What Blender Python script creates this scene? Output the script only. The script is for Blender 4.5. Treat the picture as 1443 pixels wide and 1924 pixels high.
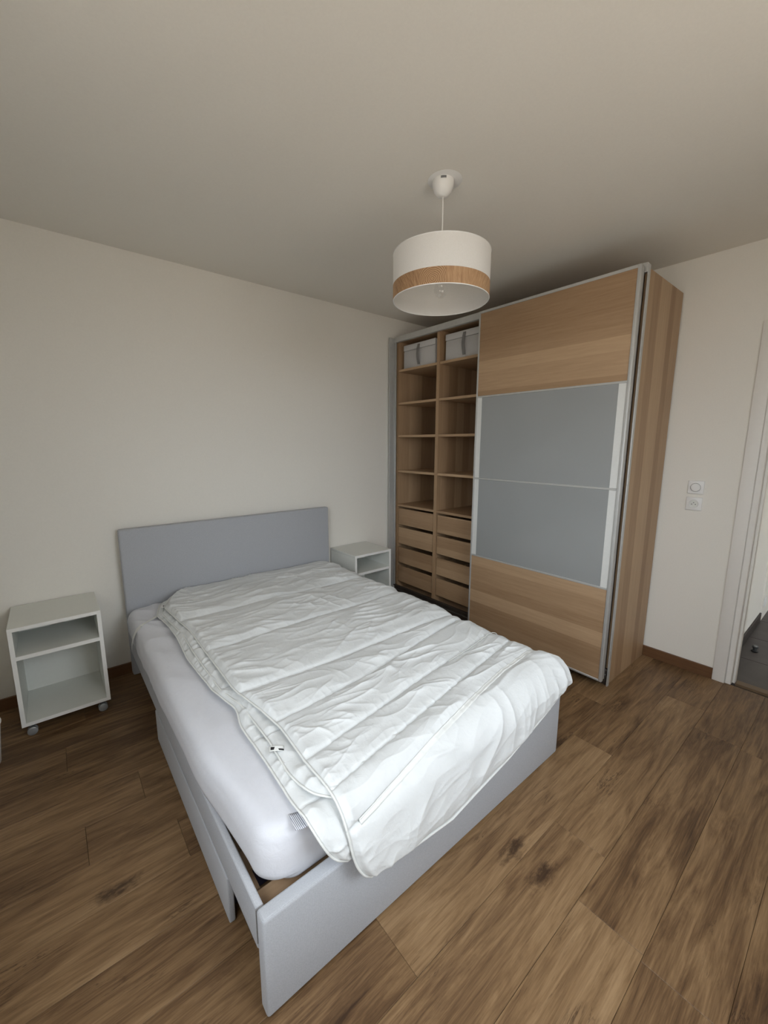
import bpy, bmesh, math, random
import numpy as np
from mathutils import Vector, Matrix

for o in list(bpy.data.objects):
    bpy.data.objects.remove(o, do_unlink=True)
SC = bpy.context.scene
COL = SC.collection
random.seed(4)
R = math.radians

# ------------------------------------------------------------------ camera
cam_d = bpy.data.cameras.new('camera')
cam = bpy.data.objects.new('camera', cam_d)
COL.objects.link(cam)
r_ = Vector((0.77130044, -0.63646786, 0.002074))
u_ = Vector((0.10397137, 0.12921067, 0.98615139))
f_ = Vector((0.62792164, 0.76040336, -0.16583468))
M = Matrix((r_, u_, -f_)).transposed().to_4x4()
M.translation = Vector((-3.1129, -2.9145, 1.46077))
cam.matrix_world = M
cam_d.sensor_fit = 'HORIZONTAL'
cam_d.sensor_width = 36.0
cam_d.lens = 766.476 / 1443 * 36.0
cam_d.clip_start = 0.02
SC.camera = cam

# ------------------------------------------------------------------ room size
XL, YF, ZC = -3.68, -3.45, 2.55          # left wall, wall behind the camera, ceiling
WIN = (-2.62, -1.50, 0.95, 2.35)         # window behind the camera: x0, x1, z0, z1
WIN2 = (-3.25, -2.05, 0.95, 2.35)        # window in the left wall beside the camera: y0, y1, z0, z1

# ------------------------------------------------------------------ daylight
world = bpy.data.worlds.new('overcast_sky')
SC.world = world
world.use_nodes = True
wn = world.node_tree
wn.nodes.clear()
wo = wn.nodes.new('ShaderNodeOutputWorld')
bg = wn.nodes.new('ShaderNodeBackground')
tc = wn.nodes.new('ShaderNodeTexCoord')
sx = wn.nodes.new('ShaderNodeSeparateXYZ')
rp = wn.nodes.new('ShaderNodeValToRGB')
rp.color_ramp.elements[0].position = 0.42
rp.color_ramp.elements[0].color = (0.30, 0.265, 0.225, 1)      # ground and facades below the horizon
rp.color_ramp.elements[1].position = 0.53
rp.color_ramp.elements[1].color = (0.485, 0.53, 0.58, 1)      # overcast sky, brighter towards the zenith
e2 = rp.color_ramp.elements.new(1.0)
e2.color = (1.18, 1.29, 1.42, 1)
mr = wn.nodes.new('ShaderNodeMapRange')
mr.inputs[1].default_value = -1
mr.inputs[2].default_value = 1
wn.links.new(tc.outputs['Generated'], sx.inputs[0])
wn.links.new(sx.outputs['Z'], mr.inputs[0])
wn.links.new(mr.outputs[0], rp.inputs[0])
wn.links.new(rp.outputs[0], bg.inputs['Color'])
bg.inputs['Strength'].default_value = 10.2
wn.links.new(bg.outputs[0], wo.inputs[0])


def portal(name, loc, rot, sx_, sy_):
    d = bpy.data.lights.new(name, 'AREA')
    d.shape = 'RECTANGLE'
    d.size, d.size_y = sx_, sy_
    d.cycles.is_portal = True
    o = bpy.data.objects.new(name, d)
    o.location = loc
    o.rotation_euler = rot
    COL.objects.link(o)


portal('window_portal', ((WIN[0] + WIN[1]) / 2, YF - 0.30, (WIN[2] + WIN[3]) / 2), (R(90), 0, 0), WIN[1] - WIN[0], WIN[3] - WIN[2])
portal('left_portal', (XL - 0.30, (WIN2[0] + WIN2[1]) / 2, (WIN2[2] + WIN2[3]) / 2), (0, R(-90), 0), WIN2[3] - WIN2[2], WIN2[1] - WIN2[0])
portal('hall_portal', (2.975, -4.23, 1.55), (R(90), 0, 0), 0.45, 0.9)

SC.view_settings.view_transform = 'Standard'
SC.view_settings.look = 'None'
SC.view_settings.gamma = 1.0
SC.view_settings.use_curve_mapping = False
SC.view_settings.exposure = 0.20


# ------------------------------------------------------------------ materials
def srgb(r, g, b):
    def c(v):
        v /= 255.0
        return v / 12.92 if v <= 0.04045 else ((v + 0.055) / 1.055) ** 2.4
    return (c(r), c(g), c(b), 1.0)


class NT:
    def __init__(self, name):
        self.m = bpy.data.materials.new(name)
        self.m.use_nodes = True
        self.t = self.m.node_tree
        self.b = self.t.nodes['Principled BSDF']
        self.out = self.t.nodes['Material Output']

    def n(self, kind, **kw):
        nd = self.t.nodes.new(kind)
        for k, v in kw.items():
            if hasattr(nd, k):
                setattr(nd, k, v)
        return nd

    def l(self, a, b):
        self.t.links.new(a, b)

    def val(self, sock, v):
        if hasattr(v, 'is_linked') or isinstance(v, bpy.types.NodeSocket):
            self.l(v, sock)
        else:
            sock.default_value = v

    def math(self, op, a, b=0.5, clamp=False):
        nd = self.n('ShaderNodeMath', operation=op, use_clamp=clamp)
        self.val(nd.inputs[0], a)
        self.val(nd.inputs[1], b)
        return nd.outputs[0]

    def noise(self, vec, scale, detail=4, rough=0.55, dist=0.0):
        nd = self.n('ShaderNodeTexNoise')
        self.l(vec, nd.inputs['Vector'])
        nd.inputs['Scale'].default_value = scale
        nd.inputs['Detail'].default_value = detail
        nd.inputs['Roughness'].default_value = rough
        nd.inputs['Distortion'].default_value = dist
        return nd.outputs['Fac']

    def scale(self, vec, s):
        nd = self.n('ShaderNodeMapping')
        self.l(vec, nd.inputs['Vector'])
        nd.inputs['Scale'].default_value = s
        return nd.outputs[0]

    def ramp(self, fac, stops):
        nd = self.n('ShaderNodeValToRGB')
        self.l(fac, nd.inputs[0])
        e = nd.color_ramp.elements
        e[0].position, e[0].color = stops[0]
        e[1].position, e[1].color = stops[-1]
        for p, c in stops[1:-1]:
            k = e.new(p)
            k.color = c
        return nd.outputs[0]

    def mix(self, fac, a, b, blend='MIX'):
        nd = self.n('ShaderNodeMix', data_type='RGBA', blend_type=blend)
        self.val(nd.inputs[0], fac)
        self.val(nd.inputs[6], a)
        self.val(nd.inputs[7], b)
        return nd.outputs[2]

    def bump(self, h, strength=0.2, dist=0.002):
        nd = self.n('ShaderNodeBump')
        self.l(h, nd.inputs['Height'])
        nd.inputs['Strength'].default_value = strength
        nd.inputs['Distance'].default_value = dist
        self.l(nd.outputs[0], self.b.inputs['Normal'])

    def obj(self):
        return self.n('ShaderNodeTexCoord').outputs['Object']

    def rnd(self):
        return self.n('ShaderNodeObjectInfo').outputs['Random']

    def shifted(self, amount=37.0):
        """object coordinates pushed to a spot of their own for each object"""
        a = self.n('ShaderNodeVectorMath', operation='ADD')
        s = self.math('MULTIPLY', self.rnd(), amount)
        self.l(self.obj(), a.inputs[0])
        self.l(s, a.inputs[1])
        return a.outputs[0]


def plain(name, col, rough=0.5, metal=0.0, noise=0.0, nscale=60, bump=0.0, spec=0.5):
    k = NT(name)
    k.b.inputs['Roughness'].default_value = rough
    k.b.inputs['Metallic'].default_value = metal
    k.b.inputs['Specular IOR Level'].default_value = spec
    f = k.noise(k.obj(), nscale, 3)
    d = tuple(max(0, c * (1 - noise)) for c in col[:3]) + (1,)
    k.l(k.ramp(f, [(0.3, d), (0.7, col)]), k.b.inputs['Base Color'])
    if bump:
        k.bump(f, bump, 0.001)
    return k.m


def oak(name, axis, tone=1.0, cl=(190, 160, 126), cd=(148, 117, 86)):
    """oak-effect foil: long grain along `axis`, with glued strips of uneven tone side by side"""
    k = NT(name)
    v = k.shifted(11.0)
    across = {'x': 'Y', 'y': 'Z', 'z': 'Y'}[axis]
    st = {'x': (0.8, 16, 16), 'y': (16, 0.8, 16), 'z': (16, 16, 0.8)}[axis]
    sp = k.n('ShaderNodeSeparateXYZ')
    k.l(v, sp.inputs[0])
    if axis == 'z':
        w = k.math('ADD', sp.outputs['Y'], sp.outputs['X'])
    else:
        w = sp.outputs[across]
    vo = k.n('ShaderNodeTexVoronoi', voronoi_dimensions='1D')
    k.l(w, vo.inputs['W'])
    vo.inputs['Scale'].default_value = 11.0
    strip = k.n('ShaderNodeSeparateColor')
    k.l(vo.outputs['Color'], strip.inputs[0])
    g = k.noise(k.scale(v, st), 5.0, 6, 0.6, 0.3)
    fine = k.noise(k.scale(v, tuple(a * 5 for a in st)), 6.0, 3, 0.6)
    light = tuple(c * tone for c in srgb(*cl)[:3]) + (1,)
    dark = tuple(c * tone for c in srgb(*cd)[:3]) + (1,)
    fac = k.math('ADD', k.math('MULTIPLY', strip.outputs[0], 0.50), k.math('MULTIPLY', g, 0.52))
    fac = k.math('ADD', fac, k.math('MULTIPLY', fine, 0.18))
    c = k.ramp(fac, [(0.25, dark), (0.95, light)])
    k.l(c, k.b.inputs['Base Color'])
    k.b.inputs['Roughness'].default_value = 0.5
    k.bump(fine, 0.08, 0.0008)
    return k.m


def floor_wood():
    k = NT('walnut_laminate')
    v = k.shifted(53.0)
    long = k.scale(v, (1.0, 9.0, 9.0))
    g = k.noise(long, 2.3, 8, 0.66, 1.6)
    fine = k.noise(k.scale(v, (3.0, 90.0, 90.0)), 2.5, 4, 0.65, 0.2)
    broad = k.noise(k.scale(v, (0.8, 3.0, 3.0)), 1.6, 3, 0.5, 0.6)
    fac = k.math('ADD', k.math('MULTIPLY', g, 0.62), k.math('MULTIPLY', broad, 0.42))
    fac = k.math('ADD', fac, k.math('MULTIPLY', k.math('SUBTRACT', fine, 0.5), 0.34))
    fac = k.math('ADD', fac, k.math('MULTIPLY', k.math('SUBTRACT', k.rnd(), 0.5), 0.10))
    c = k.ramp(fac, [(0.30, srgb(64, 45, 29)), (0.43, srgb(101, 76, 51)), (0.57, srgb(132, 104, 73)), (0.72, srgb(158, 129, 95))])
    # dark cracks drawn out along the grain
    wr = k.noise(k.scale(v, (1.1, 14.0, 14.0)), 2.2, 5, 0.6, 1.6)
    ridge = k.math('ABSOLUTE', k.math('SUBTRACT', wr, 0.5))
    crack = k.math('SUBTRACT', 1.0, k.math('MULTIPLY', ridge, 38.0), True)
    gate = k.n('ShaderNodeMapRange')
    k.l(k.noise(k.scale(v, (2.2, 4.0, 4.0)), 1.7, 2), gate.inputs[0])
    gate.inputs[1].default_value = 0.56
    gate.inputs[2].default_value = 0.68
    crack = k.math('MULTIPLY', crack, gate.outputs[0])
    # knots
    vo = k.n('ShaderNodeTexVoronoi', voronoi_dimensions='2D')
    k.l(k.scale(v, (1.3, 3.4, 1.0)), vo.inputs['Vector'])
    vo.inputs['Scale'].default_value = 1.0
    kd = k.math('ADD', vo.outputs['Distance'], k.math('MULTIPLY', k.math('SUBTRACT', k.noise(k.scale(v, (1, 2.5, 1)), 26, 4, 0.7), 0.5), 0.26))
    kn = k.n('ShaderNodeMapRange')
    k.l(kd, kn.inputs[0])
    kn.inputs[1].default_value = 0.02
    kn.inputs[2].default_value = 0.11
    kn.inputs[3].default_value = 1.0
    kn.inputs[4].default_value = 0.0
    pick = k.n('ShaderNodeSeparateColor')
    k.l(vo.outputs['Color'], pick.inputs[0])
    rare = k.math('LESS_THAN', pick.outputs[0], 0.45)
    dark = k.math('MAXIMUM', k.math('MULTIPLY', crack, 0.8), k.math('MULTIPLY', k.math('MULTIPLY', kn.outputs[0], rare), 0.85))
    c = k.mix(dark, c, srgb(48, 30, 18))
    k.l(c, k.b.inputs['Base Color'])
    k.b.inputs['Roughness'].default_value = 0.42
    k.b.inputs['Specular IOR Level'].default_value = 0.35
    k.bump(k.math('SUBTRACT', fine, k.math('MULTIPLY', dark, 0.6)), 0.12, 0.001)
    return k.m


def fabric(name, col, dark, scale=900):
    k = NT(name)
    v = k.obj()
    a = k.n('ShaderNodeTexWave', wave_type='BANDS', bands_direction='X')
    b = k.n('ShaderNodeTexWave', wave_type='BANDS', bands_direction='Z')
    for w in (a, b):
        k.l(v, w.inputs['Vector'])
        w.inputs['Scale'].default_value = scale / 6.0
        w.inputs['Distortion'].default_value = 0.6
    h = k.math('ADD', k.math('MULTIPLY', a.outputs['Fac'], 0.5), k.math('MULTIPLY', b.outputs['Fac'], 0.5))
    n = k.noise(v, 320, 3, 0.7)
    f = k.math('ADD', k.math('MULTIPLY', h, 0.35), k.math('MULTIPLY', n, 0.65))
    k.l(k.ramp(f, [(0.3, dark), (0.7, col)]), k.b.inputs['Base Color'])
    k.b.inputs['Roughness'].default_value = 0.95
    k.b.inputs['Specular IOR Level'].default_value = 0.1
    k.b.inputs['Sheen Weight'].default_value = 0.15
    k.bump(f, 0.25, 0.0012)
    return k.m


def cotton(name, col, crease=0.25):
    k = NT(name)
    v = k.obj()
    n1 = k.noise(v, 38, 5, 0.6, 0.8)
    n2 = k.noise(v, 420, 3, 0.7)
    k.l(k.ramp(n1, [(0.3, tuple(c * 0.97 for c in col[:3]) + (1,)), (0.7, col)]), k.b.inputs['Base Color'])
    k.b.inputs['Roughness'].default_value = 0.8
    k.b.inputs['Specular IOR Level'].default_value = 0.25
    k.b.inputs['Sheen Weight'].default_value = 0.1
    h = k.math('ADD', n1, k.math('MULTIPLY', n2, 0.12))
    k.bump(h, crease, 0.006)
    return k.m


def plaster(name, col):
    k = NT(name)
    v = k.obj()
    n = k.noise(v, 140, 4, 0.6)
    k.l(k.ramp(n, [(0.3, tuple(c * 0.97 for c in col[:3]) + (1,)), (0.7, col)]), k.b.inputs['Base Color'])
    k.b.inputs['Roughness'].default_value = 0.9
    k.b.inputs['Specular IOR Level'].default_value = 0.15
    k.bump(n, 0.12, 0.001)
    return k.m


def frosted():
    k = NT('frosted_glass')
    n = k.noise(k.obj(), 1.6, 2, 0.5, 0.5)
    k.l(k.ramp(n, [(0.3, srgb(150, 152, 151)), (0.75, srgb(156, 158, 157))]), k.b.inputs['Base Color'])
    k.b.inputs['Roughness'].default_value = 0.24
    k.b.inputs['Specular IOR Level'].default_value = 0.5
    return k.m


def clear_glass(name='window_glass', refl=0.05):
    k = NT(name)
    t = k.n('ShaderNodeBsdfTransparent')
    g = k.n('ShaderNodeBsdfGlossy')
    g.inputs['Roughness'].default_value = 0.02
    mx = k.n('ShaderNodeMixShader')
    mx.inputs[0].default_value = refl
    k.l(t.outputs[0], mx.inputs[1])
    k.l(g.outputs[0], mx.inputs[2])
    k.l(mx.outputs[0], k.out.inputs[0])
    return k.m


def shade_cloth():
    k = NT('lampshade_cloth')
    n = k.noise(k.obj(), 260, 3, 0.6)
    k.l(k.ramp(n, [(0.3, srgb(240, 239, 236)), (0.7, srgb(248, 247, 245))]), k.b.inputs['Base Color'])
    k.b.inputs['Roughness'].default_value = 0.9
    tr = k.n('ShaderNodeBsdfTranslucent')
    tr.inputs[0].default_value = srgb(246, 242, 234)
    mx = k.n('ShaderNodeMixShader')
    mx.inputs[0].default_value = 0.35
    k.l(k.b.outputs[0], mx.inputs[1])
    k.l(tr.outputs[0], mx.inputs[2])
    k.l(mx.outputs[0], k.out.inputs[0])
    return k.m


def band_wood():
    k = NT('printed_wood_band')
    v = k.obj()
    sp = k.n('ShaderNodeSeparateXYZ')
    k.l(v, sp.inputs[0])
    # blocks of print laid side by side round the drum, each with its own slant of grain
    ang = k.math('ARCTAN2', sp.outputs['Y'], sp.outputs['X'])
    vo = k.n('ShaderNodeTexVoronoi', voronoi_dimensions='1D')
    k.l(ang, vo.inputs['W'])
    vo.inputs['Scale'].default_value = 2.3
    cs = k.n('ShaderNodeSeparateColor')
    k.l(vo.outputs['Color'], cs.inputs[0])
    sl = k.math('MULTIPLY', k.math('SUBTRACT', cs.outputs[0], 0.5), 1.6)
    arc = k.math('MULTIPLY', ang, 0.2085)
    across = k.math('ADD', arc, k.math('MULTIPLY', sp.outputs['Z'], sl))
    cx = k.n('ShaderNodeCombineXYZ')
    k.l(across, cx.inputs[0])
    k.l(k.math('MULTIPLY', sp.outputs['Z'], 0.12), cx.inputs[1])
    k.l(k.math('MULTIPLY', cs.outputs[1], 5.0), cx.inputs[2])
    n = k.noise(cx.outputs[0], 150, 5, 0.65, 0.4)
    # growth rings of one end-grain block
    da = k.math('SUBTRACT', arc, -2.55 * 0.2085)
    dz = k.math('SUBTRACT', sp.outputs['Z'], 0.018)
    rr = k.math('SQRT', k.math('ADD', k.math('MULTIPLY', da, da), k.math('MULTIPLY', dz, dz)))
    rr = k.math('ADD', rr, k.math('MULTIPLY', k.noise(v, 28, 3), 0.012))
    ring = k.math('ADD', k.math('MULTIPLY', k.math('SINE', k.math('MULTIPLY', rr, 900)), 0.22), 0.5)
    inb = k.math('LESS_THAN', k.math('ABSOLUTE', da), 0.052)
    f0 = k.n('ShaderNodeMix', data_type='FLOAT')
    k.l(inb, f0.inputs[0])
    k.l(n, f0.inputs[2])
    k.l(ring, f0.inputs[3])
    f = k.math('ADD', f0.outputs[0], k.math('MULTIPLY', k.math('SUBTRACT', cs.outputs[2], 0.5), 0.25))
    k.l(k.ramp(f, [(0.22, srgb(128, 94, 64)), (0.5, srgb(168, 132, 96)), (0.8, srgb(190, 156, 118))]), k.b.inputs['Base Color'])
    k.b.inputs['Roughness'].default_value = 0.7
    return k.m


def tiles_mat():
    k = NT('dark_hall_tile')
    n = k.noise(k.shifted(9), 7, 5, 0.6, 0.6)
    k.l(k.ramp(n, [(0.3, srgb(62, 56, 54)), (0.7, srgb(78, 71, 68))]), k.b.inputs['Base Color'])
    k.b.inputs['Roughness'].default_value = 0.45
    return k.m


def striped_label():
    k = NT('striped_label')
    w = k.n('ShaderNodeTexWave', wave_type='BANDS', bands_direction='X')
    k.l(k.obj(), w.inputs['Vector'])
    w.inputs['Scale'].default_value = 70
    k.l(k.ramp(w.outputs['Fac'], [(0.45, srgb(120, 122, 135)), (0.6, srgb(225, 226, 230))]), k.b.inputs['Base Color'])
    k.b.inputs['Roughness'].default_value = 0.8
    return k.m


WALL = plaster('white_wall_paint', srgb(236, 232, 223))
CEIL = plaster('white_ceiling_paint', srgb(236, 232, 223))
FLOOR = floor_wood()
SUB = plain('floor_underlay', srgb(46, 32, 22), 0.9)
BASE = oak('baseboard_wood', 'x', 1.0, (128, 92, 58), (96, 64, 38))
BASEY = oak('baseboard_wood_side', 'y', 1.0, (128, 92, 58), (96, 64, 38))
OAK_Y = oak('oak_foil_along_wall', 'y')
OAK_Z = oak('oak_foil_upright', 'z')
OAK_X = oak('oak_foil_deep', 'x')
ALU = plain('brushed_aluminium', srgb(196, 196, 193), 0.42, 0.35, 0.06, 30)
ALU_D = plain('dark_aluminium', srgb(120, 118, 114), 0.4, 0.8, 0.1, 30)  # darker grey metal for rail lip, bed beam and door cores
BRONZE = plain('dark_track_metal', srgb(74, 66, 60), 0.45, 0.4, 0.25, 18)
ALU_W = plain('pale_door_strip', srgb(222, 222, 218), 0.5, 0.0, 0.03)
BLACK = plain('black_plastic', srgb(24, 24, 25), 0.5)
FROST = frosted()
GREY = fabric('grey_bed_cloth', srgb(187, 189, 193), srgb(163, 165, 169))
SHEET = cotton('white_fitted_sheet', srgb(218, 219, 224), 0.22)
DUVET = cotton('white_duvet_cotton', srgb(221, 223, 222), 0.32)
PIPE = cotton('cream_piping', srgb(226, 227, 223), 0.10)
WHITE = plain('white_foil', srgb(226, 227, 220), 0.45, 0, 0.02)
WHITE_E = plain('white_edge_band', srgb(240, 239, 234), 0.5, 0, 0.02)
PLASTIC = plain('white_plastic', srgb(234, 233, 230), 0.35, 0, 0.01)
TRIM = plain('white_door_paint', srgb(232, 228, 221), 0.5, 0, 0.02)
RUBBER = plain('grey_castor_plastic', srgb(150, 152, 152), 0.35, 0.2, 0.1)
STEEL = plain('castor_steel', srgb(110, 112, 112), 0.35, 0.8, 0.1)
SLAT = oak('slat_birch', 'x', 0.75)
BOXC = fabric('pale_box_cloth', srgb(206, 204, 202), srgb(186, 184, 182))
STRAP = fabric('grey_strap_cloth', srgb(138, 136, 134), srgb(118, 116, 114))
SHADE = shade_cloth()
BAND = band_wood()
GLASS = clear_glass()
BULB = clear_glass('bulb_glass', 0.14)
TILE = tiles_mat()
GROUT = plain('dark_grout', srgb(88, 82, 78), 0.9)
LABEL = striped_label()
INK = plain('black_print', srgb(18, 18, 20), 0.7)
DARKBASE = plain('dark_tile_skirting', srgb(52, 44, 40), 0.5)
THRESH = oak('threshold_wood', 'y', 0.42)
DARKBLUE = plain('crate_shadow_blue', srgb(28, 30, 52), 0.6)  # interior shadow of the under-bed drawer put into the tray colour

# ------------------------------------------------------------------ helpers
WL = {}                                   # world location of every parented object


def link(o, parent=None, wloc=(0, 0, 0)):
    COL.objects.link(o)
    w = Vector(wloc)
    if parent is not None:
        o.parent = parent
        o.location = w - WL[parent]
    else:
        o.location = w
    WL[o] = w
    return o


def thing(name, label, cat, loc, group=None):
    o = bpy.data.objects.new(name, None)
    o.empty_display_size = 0.05
    link(o, None, loc)
    return tag(o, label, cat, group)


def tag(o, label, cat, group=None):
    o['label'] = label
    o['category'] = cat
    if group:
        o['group'] = group
    return o


def struct(o, label=None):
    o['kind'] = 'structure'
    if label:
        o['label'] = label
    return o


def smooth(me, angle=40):
    me.polygons.foreach_set('use_smooth', [True] * len(me.polygons))
    try:
        me.set_sharp_from_angle(angle=R(angle))
    except Exception:
        pass


def from_bm(name, bm, mat, parent=None, wloc=(0, 0, 0), sm=True, angle=40):
    bmesh.ops.recalc_face_normals(bm, faces=bm.faces)
    me = bpy.data.meshes.new(name)
    bm.to_mesh(me)
    bm.free()
    if sm:
        smooth(me, angle)
    me.materials.append(mat)
    return link(bpy.data.objects.new(name, me), parent, wloc)


def add_box(bm, x0, x1, y0, y1, z0, z1, bev=0.0, seg=1):
    g = bmesh.ops.create_cube(bm, size=1.0)
    vs = g['verts']
    for v in vs:
        v.co = Vector((x0 + (v.co.x + .5) * (x1 - x0), y0 + (v.co.y + .5) * (y1 - y0), z0 + (v.co.z + .5) * (z1 - z0)))
    if bev > 0:
        es = list({e for v in vs for e in v.link_edges})
        bmesh.ops.bevel(bm, geom=es, offset=bev, segments=seg, affect='EDGES', profile=0.5)


def box(name, x0, x1, y0, y1, z0, z1, mat, parent=None, bev=0.001, seg=1):
    x0, x1 = sorted((x0, x1))
    y0, y1 = sorted((y0, y1))
    z0, z1 = sorted((z0, z1))
    cx, cy, cz = (x0 + x1) / 2, (y0 + y1) / 2, (z0 + z1) / 2
    bm = bmesh.new()
    b = min(bev, 0.45 * min(x1 - x0, y1 - y0, z1 - z0))
    add_box(bm, x0 - cx, x1 - cx, y0 - cy, y1 - cy, z0 - cz, z1 - cz, b, seg)
    return from_bm(name, bm, mat, parent, (cx, cy, cz))


def lathe(name, prof, mat, parent, wloc, n=48, closed=False, axis='z'):
    """revolve (radius, height) points"""
    bm = bmesh.new()
    rings = []
    for (r, z) in prof:
        ring = []
        for i in range(n):
            a = 2 * math.pi * i / n
            p = (r * math.cos(a), r * math.sin(a), z)
            if axis == 'x':
                p = (z, r * math.cos(a), r * math.sin(a))
            elif axis == 'y':
                p = (r * math.cos(a), z, r * math.sin(a))
            ring.append(bm.verts.new(p))
        rings.append(ring)
    for k in range(len(rings) - 1 + (1 if closed else 0)):
        a, b = rings[k], rings[(k + 1) % len(rings)]
        for i in range(n):
            bm.faces.new((a[i], a[(i + 1) % n], b[(i + 1) % n], b[i]))
    if not closed:
        for ring, (r, z) in ((rings[0], prof[0]), (rings[-1], prof[-1])):
            if r > 1e-5:
                bm.faces.new(ring)
    bmesh.ops.remove_doubles(bm, verts=bm.verts, dist=1e-6)
    return from_bm(name, bm, mat, parent, wloc)


def tube(name, pts, rad, mat, parent, n=8):
    pts = [Vector(p) for p in pts]
    c = sum(pts, Vector()) / len(pts)
    bm = bmesh.new()
    prev = None
    rings = []
    up = Vector((0, 0, 1))
    for i, p in enumerate(pts):
        d = (pts[min(i + 1, len(pts) - 1)] - pts[max(i - 1, 0)])
        d = d.normalized() if d.length > 1e-9 else Vector((0, 1, 0))
        s = d.cross(up if abs(d.z) < 0.95 else Vector((1, 0, 0))).normalized()
        if prev is not None and s.dot(prev) < 0:
            s = -s
        prev = s
        t = s.cross(d).normalized()
        rr = rad(i) if callable(rad) else rad
        rings.append([bm.verts.new(p - c + rr * (math.cos(2 * math.pi * k / n) * s + math.sin(2 * math.pi * k / n) * t)) for k in range(n)])
    for a, b in zip(rings, rings[1:]):
        for k in range(n):
            bm.faces.new((a[k], a[(k + 1) % n], b[(k + 1) % n], b[k]))
    bm.faces.new(rings[0])
    bm.faces.new(rings[-1])
    return from_bm(name, bm, mat, parent, c, angle=60)


# ------------------------------------------------------------------ the room
fl = struct(box('floor', XL - .02, 0.0, YF - .02, 0.0, -0.06, -0.0125, SUB, None, 0), 'brown wood laminate floor of long planks')
PW, PL = 0.19, 1.285
row_off = {}
for key, xj in ((13, -1.925), (12, -1.715), (11, -2.465), (6, -3.14), (3, -3.18)):
    row_off[key] = xj
plank_mesh = {}
for k in range(0, 23):
    y1 = -k * PW
    y0 = -(k + 1) * PW
    if y1 <= YF:
        break
    y0 = max(y0, YF)
    xj = row_off.get(k, -1.2 - ((k * 0.47) % 1.0) * PL)
    xs = [0.0]
    x = xj
    while x < 0:
        x += PL
    x -= PL
    while x > XL:
        xs.append(x)
        x -= PL
    xs.append(XL)
    for a, b in zip(xs, xs[1:]):
        if a - b < 0.01:
            continue
        key = (round(a - b, 3), round(y1 - y0, 3))
        if key not in plank_mesh:
            bm = bmesh.new()
            add_box(bm, -(a - b) / 2 + .0004, (a - b) / 2 - .0004, -(y1 - y0) / 2 + .0004, (y1 - y0) / 2 - .0004, -0.0125, 0, 0.0008)
            bmesh.ops.recalc_face_normals(bm, faces=bm.faces)
            me = bpy.data.meshes.new('plank')
            bm.to_mesh(me)
            bm.free()
            me.materials.append(FLOOR)
            plank_mesh[key] = me
        link(bpy.data.objects.new('plank', plank_mesh[key]), fl, ((a + b) / 2, (y0 + y1) / 2, 0))

struct(box('ceiling', XL - .15, 0.10, YF - .28, 0.15, ZC, ZC + .15, CEIL, None, 0), 'plain white ceiling')
struct(box('wall_back', XL - .15, 0.10, 0.0, 0.15, -.06, ZC, WALL, None, 0), 'white wall behind the headboard')



def wall_with_hole(name, ax, c0, c1, a0, a1, h, label=None):
    """wall slab between c0..c1 on axis ax with an opening h=(a0,a1,z0,z1)"""
    bm = bmesh.new()
    def add(p0, p1, z0, z1):
        if p1 - p0 < 1e-4 or z1 - z0 < 1e-4:
            return
        if ax == 'x':
            add_box(bm, c0, c1, p0, p1, z0, z1)
        else:
            add_box(bm, p0, p1, c0, c1, z0, z1)
    add(a0, h[0], -.06, ZC)
    add(h[1], a1, -.06, ZC)
    add(h[0], h[1], h[3], ZC)
    add(h[0], h[1], -.06, h[2])
    return struct(from_bm(name, bm, WALL, None), label)


wall_with_hole('wall_front', 'y', YF - .28, YF, XL, 0.0, WIN)
DOOR = (-3.24, -2.478, -.06, 2.06)
wall_with_hole('wall_right', 'x', 0.0, 0.10, YF - .28, 0.15, DOOR, 'white wall behind the wardrobe with the doorway')

# windows beside and behind the photographer
wall_with_hole('wall_left', 'x', XL - .28, XL, YF - .28, 0.15, WIN2)


def window(name, ax, face, W4, label):
    mid = (W4[0] + W4[1]) / 2
    o = bpy.data.objects.new(name, None)
    link(o, None, (mid, face - .16, W4[2]) if ax == 'y' else (face - .16, mid, W4[2]))
    struct(o, label)

    def part(nm, a0, a1, c0, c1, z0, z1, mat, bev):
        if ax == 'y':
            return box(nm, a0, a1, c0, c1, z0, z1, mat, o, bev)
        return box(nm, c0, c1, a0, a1, z0, z1, mat, o, bev)
    c0, c1 = face - .20, face - .14
    for nm, a in (('window_frame', (W4[0], W4[0] + .06, W4[2], W4[3])), ('window_frame', (W4[1] - .06, W4[1], W4[2], W4[3])),
                  ('window_frame', (W4[0] + .06, W4[1] - .06, W4[3] - .06, W4[3])), ('window_frame', (W4[0] + .06, W4[1] - .06, W4[2], W4[2] + .06)),
                  ('window_mullion', (mid - .05, mid + .05, W4[2] + .06, W4[3] - .06))):
        part(nm, a[0], a[1], c0, c1, a[2], a[3], TRIM, .004)
    for a, b in ((W4[0] + .06, mid - .05), (mid + .05, W4[1] - .06)):
        part('pane', a, b, c0 + .028, c0 + .032, W4[2] + .06, W4[3] - .06, GLASS, 0)
    part('window_sill', W4[0], W4[1], face - .14, face + .02, W4[2], W4[2] + .02, TRIM, .003)


window('window_1', 'y', YF, WIN, 'white casement window in the wall behind the camera')
window('window_2', 'x', XL, WIN2, 'white casement window in the left wall beside the camera')

# baseboards
struct(box('baseboard_back', XL, 0, -.014, 0, 0, .07, BASE, None, .002), 'brown wood baseboard along the headboard wall')
struct(box('baseboard_right', -.014, 0, -2.408, -.014, 0, .07, BASEY, None, .002), 'brown wood baseboard along the wardrobe wall')
struct(box('baseboard_left', XL, XL + .014, YF, -.014, 0, .07, BASEY, None, .002))
struct(box('baseboard_front', XL + .014, -.02, YF, YF + .014, 0, .07, BASE, None, .002))

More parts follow.
